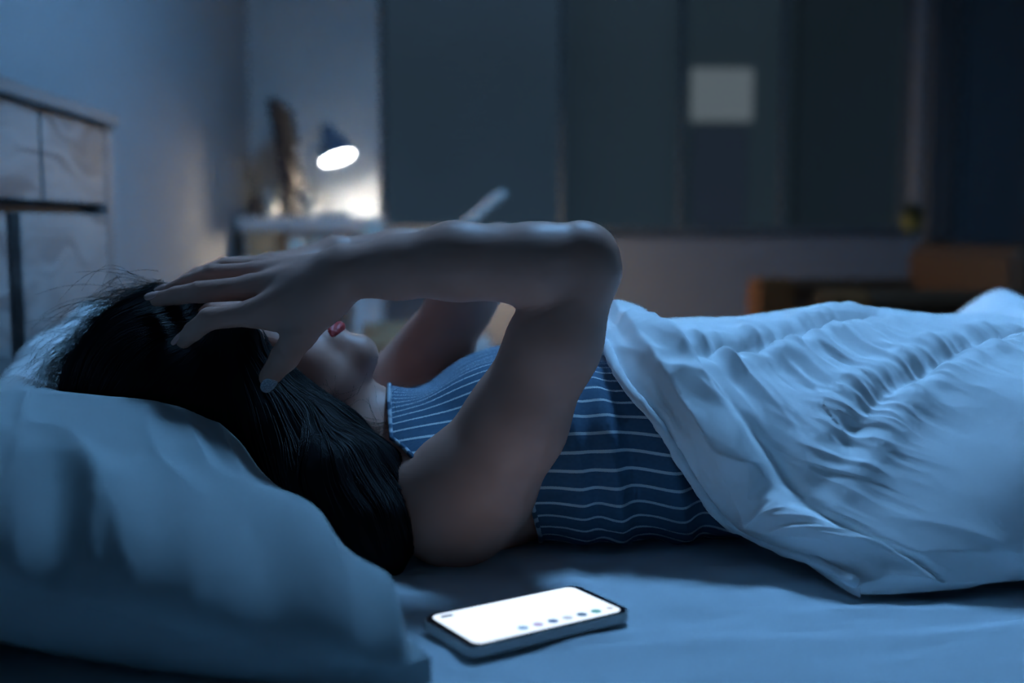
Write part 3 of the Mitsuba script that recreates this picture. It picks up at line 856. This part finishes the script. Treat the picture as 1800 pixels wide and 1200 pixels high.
arcs = np.concatenate([np.zeros((1, ntt)), np.cumsum(np.linalg.norm(np.diff(D, axis=0), axis=-1), 0)], 0)    # from the leading edge
arct = np.concatenate([np.zeros((ns, 1)), np.cumsum(np.linalg.norm(np.diff(D, axis=1), axis=-1), 1)], 1)
disp = 0.014 * np.clip(arcs / 0.02, 0, 1) ** 0.5                        # filling
band = 0.066
disp += -0.010 * np.exp(-((arcs - band) / 0.008) ** 2) + 0.007 * np.exp(-((arcs - 0.034) / 0.026) ** 2)
qn = np.stack([arcs, arct, 0 * arcs], -1)
inband = np.exp(-((arcs - 0.036) / 0.03) ** 2) * np.clip(arcs / 0.02, 0, 1)
disp += 0.015 * inband * (ridged(np.stack([arcs * 9 + arct * 14, arct * 16 - arcs * 5, 0 * arcs], -1), 51, 2) - 0.5)
seams = {'b': [(0.262, 1.075, 0.668), (0.30, 1.09, 0.672), (0.345, 1.11, 0.680), (0.40, 1.14, 0.684), (0.46, 1.17, 0.686)],
         'c': [(0.315, 0.92, 0.555), (0.345, 0.945, 0.590), (0.385, 0.985, 0.625), (0.42, 1.01, 0.640), (0.49, 1.05, 0.658), (0.57, 1.09, 0.668), (0.66, 1.13, 0.668)]}
flat = D.reshape(-1, 3)
pl_all = np.zeros(D.shape[:2])
for nm, line in seams.items():
    dd, al = (q.reshape(D.shape[:2]) for q in seg_dist(flat, np.array(line)))
    wl, amp, reach = ((36, 0.030, 0.095) if nm == 'b' else (46, 0.013, 0.050))
    below = 1.0 if nm == 'c' else np.clip(0.35 + (0.68 - D[..., 2]) / 0.03, 0.35, 1.0)
    disp += amp * below * np.exp(-(dd / reach) ** 2) * np.clip(dd / 0.006, 0.2, 1) * (ridged(np.stack([al * wl + 0.8 * fbm(qn * 12, 1, 3), dd * 7, 0 * dd], -1), 61 + len(nm + line.__repr__()) % 5, 2) - 0.5)
    disp += -0.012 * np.exp(-(dd / 0.010) ** 2) + 0.006 * np.exp(-((dd - 0.028) / 0.016) ** 2)
    pl_all = np.maximum(pl_all, np.exp(-(dd / 0.048) ** 2))
disp += -0.005 * np.exp(-((arcs - 0.012) / 0.006) ** 2) + 0.009 / (1 + np.exp((arcs - band + 0.002) / 0.003)) * np.clip(arcs / 0.02, 0, 1)
free = np.clip(arcs / 0.04, 0, 1)
disp += 0.018 * free * (fbm(qn * 7.0, 2, 81) - 0.5) + 0.005 * free * np.clip(pl_all + 0.25, 0, 1) * (ridged(np.stack([arcs * 34 - arct * 12, arct * 22 + arcs * 8, 0 * arcs], -1), 95, 2) - 0.5) + 0.011 * (ridged(np.stack([arcs * 7 + arct * 3, arct * 6 - arcs * 4, 0 * arcs], -1), 91, 3) - 0.5) * np.clip((arcs - 0.05) / 0.1, 0, 1)
bulge = np.exp(-((D[..., 0] - 0.54) / 0.10) ** 2 - ((D[..., 2] - 0.57) / 0.055) ** 2) * (D[..., 1] < 1.05)
disp = 0.012 + (disp - 0.012) * (1 - 0.55 * bulge) + 0.016 * bulge
peak = np.exp(-np.abs((D[..., 0] - 0.835) / 0.065) ** 1.5 - ((D[..., 1] - 1.62) / 0.13) ** 2)
lift = 0.045 * peak * (0.6 + 0.8 * fbm(qn * 9, 2, 101))
fade = np.clip((1 - tv) / 0.03, 0, 1)[None, :]
D2 = D + nrm * (disp * (0.35 + 0.65 * fade))[..., None]
D2[..., 2] += lift
zs = sheet_z(D2[..., 0].ravel(), D2[..., 1].ravel()).reshape(D2.shape[:2])
D2[..., 2] = np.maximum(D2[..., 2], zs + 0.008)
back = D - nrm * 0.006
back[..., 2] = np.maximum(back[..., 2], zs + 0.002)
back[0] = D2[0] - nrm[0] * 0.010
duvet = thing('duvet', 'quilted white duvet over the woman, its piped edge slanting across her waist', 'duvet')
part(duvet, 'cover', slab_from_grid(D2, back), M_duvet, smooth=60)
outw = D[0] - D[10]
outw /= np.linalg.norm(outw, axis=1, keepdims=True)
pe = D2[0] + outw * 0.0025 + nrm[0] * 0.002
s_ = np.linalg.norm(np.diff(pe, axis=0), axis=1).cumsum()
wob = 0.0046 * (0.85 + 0.35 * meshkit.noise(np.stack([np.r_[0, s_] * 130, 0 * tv, 0 * tv], 1), 5))
part(duvet, 'piping', tubes([pe + np.array([-0.002, 0, 0.001])], [wob], 10), M_piping, smooth=True, label='white corded piping along the edge')

# ------------------------------------------------------------------ the phone on the sheet
pc = [np.array(v) for v in ((-0.005, 0.826), (0.106, 0.887), (0.143, 0.835))]
e1 = (pc[1] - pc[0]) / np.linalg.norm(pc[1] - pc[0])
e2 = np.array([e1[1], -e1[0]])
Ls, Ws = 0.130, 0.0665
mid = pc[0] + e1 * Ls / 2 + e2 * Ws / 2
from shapely.geometry import box as sbox


def rounded(hl, hw, r, thick, z0):
    g = sbox(-hl + r, -hw + r, hl - r, hw - r).buffer(r, quad_segs=8)
    m = trimesh.creation.extrude_polygon(g, thick, engine='earcut')
    m.apply_translation([0, 0, z0])
    return m


zp = float(np.max(sheet_z(mid[0] + np.linspace(-.06, .06, 9), mid[1] + np.linspace(-.04, .04, 9)))) + 0.001
MP = np.eye(4)
MP[:2, 0], MP[:2, 1], MP[:3, 3] = e1, [-e1[1], e1[0]], [mid[0], mid[1], zp]
phone = thing('phone', 'lit smartphone with a white screen lying on the sheet in front of the woman', 'phone')


def pm(m):
    m = m.copy()
    m.apply_transform(MP)
    return m


part(phone, 'case', pm(cat(rounded(Ls / 2 + .007, Ws / 2 + .004, .010, .0065, 0.001), rounded(Ls / 2 + .0055, Ws / 2 + .0025, .009, .0085, 0.0))), M_phone)
part(phone, 'glass', pm(rounded(Ls / 2 + .0055, Ws / 2 + .0026, .0085, .0006, .0083)), M_phoneglass, label='black glass border')
scene['mat_screen'] = {'type': 'diffuse', 'reflectance': rgb([0.05, 0.05, 0.05])}
sk = part(phone, 'screen', pm(rounded(Ls / 2, Ws / 2 + .0008, .007, .0004, .0087)), 'mat_screen', label='glowing white screen')
scene[sk]['emitter'] = {'type': 'area', 'radiance': rgb(PHONE_GLOW)}
icon_cols = [[0.25, 0.45, 0.75], [0.5, 0.45, 0.75], [0.10, 0.2, 0.42], [0.55, 0.65, 0.85], [0.10, 0.2, 0.35], [0.12, 0.42, 0.45], [0.6, 0.6, 0.7]]
for i, c in enumerate(icon_cols):
    scene[f'mat_icon{i}'] = {'type': 'diffuse', 'reflectance': rgb([0.04, 0.04, 0.04])}
    m = trimesh.creation.cylinder(radius=0.0042 if i < 6 else 0.0028, height=0.0003, sections=20)
    m.apply_translation([-0.020 + 0.0132 * i, -Ws / 2 + 0.0085, .0092])
    ik = part(sk, 'icon', pm(m), f'mat_icon{i}')
    scene[ik]['emitter'] = {'type': 'area', 'radiance': rgb(np.array(c) * 0.42)}
m = box([-Ls / 2 + .006, Ws / 2 - .008, .0090], [-Ls / 2 + .016, Ws / 2 - .004, .0093], .0001)
scene['mat_badge'] = {'type': 'diffuse', 'reflectance': rgb([0.12, 0.16, 0.22])}
part(sk, 'badge', pm(m), 'mat_badge')

# ------------------------------------------------------------------ desk corner with the lamp
ZD = 0.822
desk = thing('desk', 'pale grey desk in the corner under the lit lamp', 'desk')
part(desk, 'desktop', box([-0.60, 3.55, ZD - 0.045], [-0.155, 3.96, ZD], 0.004), M_desk)
for x in (-0.585, -0.20):
    for y in (3.57, 3.92):
        part(desk, 'leg', box([x, y, 0], [x + 0.03, y + 0.03, ZD - 0.045], 0.003), M_desk)
part(desk, 'drawer_box', box([-0.575, 3.56, 0.40], [-0.485, 3.9, ZD - 0.045], 0.004), M_beige, label='beige drawer box under the left end')

lamp = thing('desk_lamp', 'desk lamp with a glowing tilted shade on the corner desk', 'lamp')
lc = at(592, 273, 3.70)
axis = np.array([0.10, -0.20, -0.95])        # where the shade points
axis /= np.linalg.norm(axis)
# opening tilts up on the right
axis = axis + RT * 0.24
axis /= np.linalg.norm(axis)


def frame_to(axis, pos):
    zx = -axis
    xx_ = np.cross([0, 1, 0], zx)
    xx_ /= np.linalg.norm(xx_)
    m = np.eye(4)
    m[:3, 0], m[:3, 1], m[:3, 2], m[:3, 3] = xx_, np.cross(zx, xx_), zx, pos
    return m


ML = frame_to(axis, lc)


def lm(m):
    m.apply_transform(ML)
    return m


part(lamp, 'shade', lm(lathe([[0.053, -0.010], [0.054, 0.0], [0.047, 0.030], [0.032, 0.055], [0.024, 0.062], [0.022, 0.095], [0.0, 0.100], [0.0, 0.097], [0.019, 0.092], [0.021, 0.059], [0.029, 0.052], [0.044, 0.028], [0.0505, 0.0], [0.053, -0.010]], 48)), M_bluegrey, smooth=35, label='blue grey bell shade')
bulb = lathe([[0.049, 0.002], [0.049, -0.003], [0.043, -0.008], [0.030, -0.013], [0.015, -0.0155], [0.0, -0.016]], 40)
bulb.fix_normals()
if bulb.face_normals[:, 2].mean() > 0:
    bulb.invert()
scene['mat_bulb'] = {'type': 'diffuse', 'reflectance': rgb([0.5, 0.5, 0.5])}
bk = part(lamp, 'diffuser', lm(bulb), 'mat_bulb', label='glowing round diffuser')
scene[bk]['emitter'] = {'type': 'area', 'radiance': rgb(LAMP_GLOW)}
j2 = lc - axis * 0.10 + np.array([-0.012, 0.0, 0.012])
j1 = at(522, 262, 3.80)
j0 = at(548, 372, 3.88)
j0[2] = ZD + 0.02
part(lamp, 'arm', tubes([[j0, j1]], [0.006], 10), M_white, smooth=30)
part(lamp, 'arm', tubes([[j1, j2]], [0.006], 10), M_white, smooth=30)
jm = trimesh.creation.icosphere(subdivisions=2, radius=0.016)
jm.apply_translation(j1)
part(lamp, 'joint', jm, M_white, smooth=True)
jm = trimesh.creation.icosphere(subdivisions=2, radius=0.015)
jm.apply_translation(j2)
part(lamp, 'joint', jm, M_white, smooth=True)
part(lamp, 'base', lathe([[0, 0], [0.055, 0], [0.055, 0.012], [0.045, 0.02], [0.0, 0.022]], 40, [j0[0], j0[1], ZD]), M_white, smooth=35)

mon = thing('monitor', 'thin dark monitor seen edge on at the left of the desk', 'monitor')
b0, b1 = at(520, 330, 3.70), at(492, 185, 3.70)
dv = (b1 - b0) / np.linalg.norm(b1 - b0)
mm = box([-0.014, -0.20, 0.0], [0.014, 0.20, np.linalg.norm(b1 - b0)], 0.004)
Mm = np.eye(4)
Mm[:3, 2] = dv
Mm[:3, 1] = [0, 1, 0]
Mm[:3, 0] = np.cross([0, 1, 0], dv)
Mm[:3, 3] = b0
mm.apply_transform(Mm)
part(mon, 'screen_panel', mm, M_black)
part(mon, 'stand', tubes([[[b0[0] - 0.01, 3.72, ZD + 0.01], b0 + dv * 0.10 + np.array([-0.018, 0.02, 0])]], [0.012], 12), M_black, smooth=30)
part(mon, 'foot', box([b0[0] - 0.07, 3.62, ZD], [b0[0] + 0.05, 3.82, ZD + 0.010], 0.003), M_black)


def vase(px, y, r, hgt, name, label, catn):
    x = at(px, 370, y)[0]
    solo(name, lathe([[0, 0], [r * 0.65, 0], [r, hgt * 0.35], [r * 0.9, hgt * 0.65], [r * 0.5, hgt * 0.85], [r * 0.6, hgt], [r * 0.5, hgt], [r * 0.38, hgt * 0.86], [r * 0.8, hgt * 0.62], [0, hgt * 0.1]], 32, [x, y, ZD]), M_ceramic, label, catn, smooth=40)


vase(476, 3.62, 0.026, 0.115, 'vase', 'tall cream vase at the left end of the desk', 'vase')
vase(545, 3.58, 0.020, 0.075, 'vase', 'small cream vase standing right of the monitor', 'vase')
x0 = at(590, 370, 3.6)[0]
book = thing('open_book', 'white open book lying under the lamp on the desk', 'book')
for s in (-1, 1):
    uu, vv = np.meshgrid(np.linspace(0, 1, 10), np.linspace(0, 1, 4), indexing='ij')
    g = np.stack([x0 + s * uu * 0.055, 3.56 + vv * 0.12, ZD + 0.008 + 0.016 * np.sin(np.pi * uu ** 0.6) * (1 - 0.4 * uu)], -1)
    b_ = g.copy()
    b_[..., 2] = ZD + 0.002
    part(book, 'page_block', slab_from_grid(g, b_), M_paper, smooth=40)
part(book, 'book_cover', box([x0 - 0.058, 3.557, ZD], [x0 + 0.058, 3.683, ZD + 0.002]), M_bluegrey)
solo('pen_cup', lathe([[0, 0], [0.018, 0], [0.019, 0.055], [0.016, 0.055], [0.015, 0.004], [0, 0.004]], 28, [at(452, 370, 3.6)[0], 3.6, ZD]), M_black, 'small dark cup at the far left corner of the desk', 'cup', smooth=35)

# low white table in front of the desk, with pale things on it
zt_ = 0.715
tbl = thing('side_table', 'small blue side table in front of the desk, leg seen under her forearm', 'table')
part(tbl, 'table_top', box([-0.42, 2.95, zt_ - 0.025], [-0.14, 3.25, zt_], 0.004), M_desk)
for x, y in ((-0.40, 2.97), (-0.21, 2.97), (-0.40, 3.21), (-0.19, 3.21)):
    part(tbl, 'leg', box([x, y, 0], [x + 0.036, y + 0.03, zt_ - 0.025], 0.003), M_desk)
solo('mug', lathe([[0, 0], [0.022, 0], [0.024, 0.05], [0.02, 0.05], [0.019, 0.005], [0, 0.005]], 28, [at(520, 420, 3.1)[0], 3.1, zt_]), M_ceramic, 'small pale mug on the side table behind the far hand', 'mug', smooth=35)
solo('bowl', lathe([[0, 0], [0.025, 0], [0.055, 0.045], [0.051, 0.047], [0.022, 0.005], [0, 0.005]], 36, [at(573, 420, 3.1)[0], 3.1, zt_]), M_ceramic, 'wide pale bowl on the side table behind the far wrist', 'bowl', smooth=35)
solo('jar', lathe([[0, 0], [0.030, 0], [0.033, 0.05], [0.028, 0.085], [0.02, 0.095], [0, 0.1]], 32, [at(655, 420, 3.1)[0], 3.1, zt_]), M_ceramic, 'rounded pale jar on the side table at its right end', 'jar', smooth=35)

# white chair whose tilted back shows above the forearm
ch = thing('chair', 'white chair with a tilted backrest showing above the woman\'s forearm', 'chair')
q0, q1 = at(822, 392, 3.25), at(868, 352, 3.25)
ax_c = (q1 - q0) / np.linalg.norm(q1 - q0)
bk_ = box([-0.30, -0.20, -0.012], [0.03, 0.18, 0.012], 0.008)
Mc = np.eye(4)
Mc[:3, 0], Mc[:3, 1] = ax_c, [0, 1, 0]
Mc[:3, 2] = np.cross(ax_c, [0, 1, 0])
Mc[:3, 3] = q1
bk_.apply_transform(Mc)
part(ch, 'backrest', bk_, M_white)
part(ch, 'seat', box([-0.085, 3.06, 0.44], [0.16, 3.40, 0.47], 0.008), M_white)
for x, y in ((-0.075, 3.08), (0.11, 3.08), (-0.075, 3.36), (0.11, 3.36)):
    part(ch, 'leg', box([x, y, 0], [x + 0.03, y + 0.03, 0.44], 0.003), M_white)
for y in (3.10, 3.37):
    part(ch, 'post', tubes([[[0.125, y, 0.46], q1 - ax_c * 0.27 + np.array([0, y - 3.25, -0.005])]], [0.011], 10), M_white, smooth=30)

# wicker basket by the wall under the window
bkx, bky = at(703, 580, 2.72)[0], 2.72
bsk = thing('basket', 'tall brown woven basket standing between bed and desk', 'basket')
part(bsk, 'body', lathe([[0, 0.0], [0.07, 0.0], [0.085, 0.30], [0.09, 0.56], [0.082, 0.56], [0.077, 0.30], [0.06, 0.01], [0, 0.01]], 40, [bkx, bky, 0]), M_wicker, smooth=35)
for i in range(14):
    zz = 0.03 + i * 0.038
    a = np.linspace(0, 2 * np.pi, 60)
    r = np.interp(zz, [0, 0.30, 0.56], [0.071, 0.086, 0.091]) + 0.006 * np.sin(a * 9 + np.pi * i)
    part(bsk, 'weave_band', tubes([np.stack([bkx + r * np.cos(a), bky + r * np.sin(a), zz + 0 * a], 1)], [0.008], 6), M_wicker, smooth=40)

# ------------------------------------------------------------------ armchair and plant at the right
arm = thing('armchair', 'brown leather armchair with wooden arms below the window', 'armchair')
Y0, Y1 = 2.75, 3.45
xa0, xa1 = at(1312, 490, Y1)[0], at(1740, 490, Y1)[0]
za = at(1400, 487, Y1)[2]
for y in (Y0, Y1 - 0.10):
    part(arm, 'arm_front', box([xa0, y, 0.06], [xa0 + 0.13, y + 0.10, za], 0.018), M_leather)
    part(arm, 'armrest', box([xa0 + 0.131, y + 0.005, za - 0.05], [xa1 + 0.1, y + 0.095, za - 0.004], 0.012), M_darkwood)
    part(arm, 'side_panel', box([xa0 + 0.131, y + 0.02, 0.10], [xa1 + 0.08, y + 0.08, za - 0.052], 0.006), M_darkwood)
part(arm, 'seat_cushion', box([xa0 + 0.03, Y0 + 0.105, 0.26], [xa1 - 0.12, Y1 - 0.105, 0.46], 0.03), M_leather)
xb0 = at(1588, 430, Y1)[0]
part(arm, 'backrest', box([xb0, Y0 + 0.02, 0.30], [xa1 + 0.28, Y1 - 0.02, at(1600, 428, Y1)[2]], 0.03), M_darkwood)
for x in (xa0 + 0.03, xa1 + 0.1):
    for y in (Y0 + 0.03, Y1 - 0.07):
        part(arm, 'leg', box([x, y, 0], [x + 0.04, y + 0.04, 0.10], 0.004), M_darkwood)

xp = at(1603, 400, YB + 0.025)[0]
zs = WZ0 + 0.012
plant = thing('potted_plant', 'small dark plant in an olive pot on the window sill', 'plant')
part(plant, 'pot', lathe([[0, 0], [0.034, 0], [0.042, 0.055], [0.037, 0.055], [0.03, 0.045], [0, 0.045]], 32, [xp, YB + 0.025, zs]), M_pot, smooth=35)
for i in range(46):
    a, el, ll = rng.uniform(np.pi, 2 * np.pi), rng.uniform(0.1, 1.45), rng.uniform(0.05, 0.095)
    a = a if el < 1.0 else rng.uniform(0, 2 * np.pi)
    dirv = np.array([math.cos(a) * math.cos(el), math.sin(a) * math.cos(el), math.sin(el)])
    sdv = np.cross(dirv, [0, 0, 1.0])
    sdv /= np.linalg.norm(sdv)
    t = np.linspace(0, 1, 7)
    cen = np.array([xp, YB + 0.02, zs + 0.045]) + dirv * (t * ll)[:, None] + np.array([0, 0, -0.02]) * (t ** 2)[:, None]
    w = 0.011 * np.sin(np.pi * np.clip(t * 0.92 + 0.08, 0, 1)) ** 0.8
    g = np.stack([cen - sdv * w[:, None], cen, cen + sdv * w[:, None]], 1)
    g[:, 1, 2] -= 0.002
    part(plant, 'leaf', slab_from_grid(g, g - np.array([0, 0, 0.0008])), M_leaf)
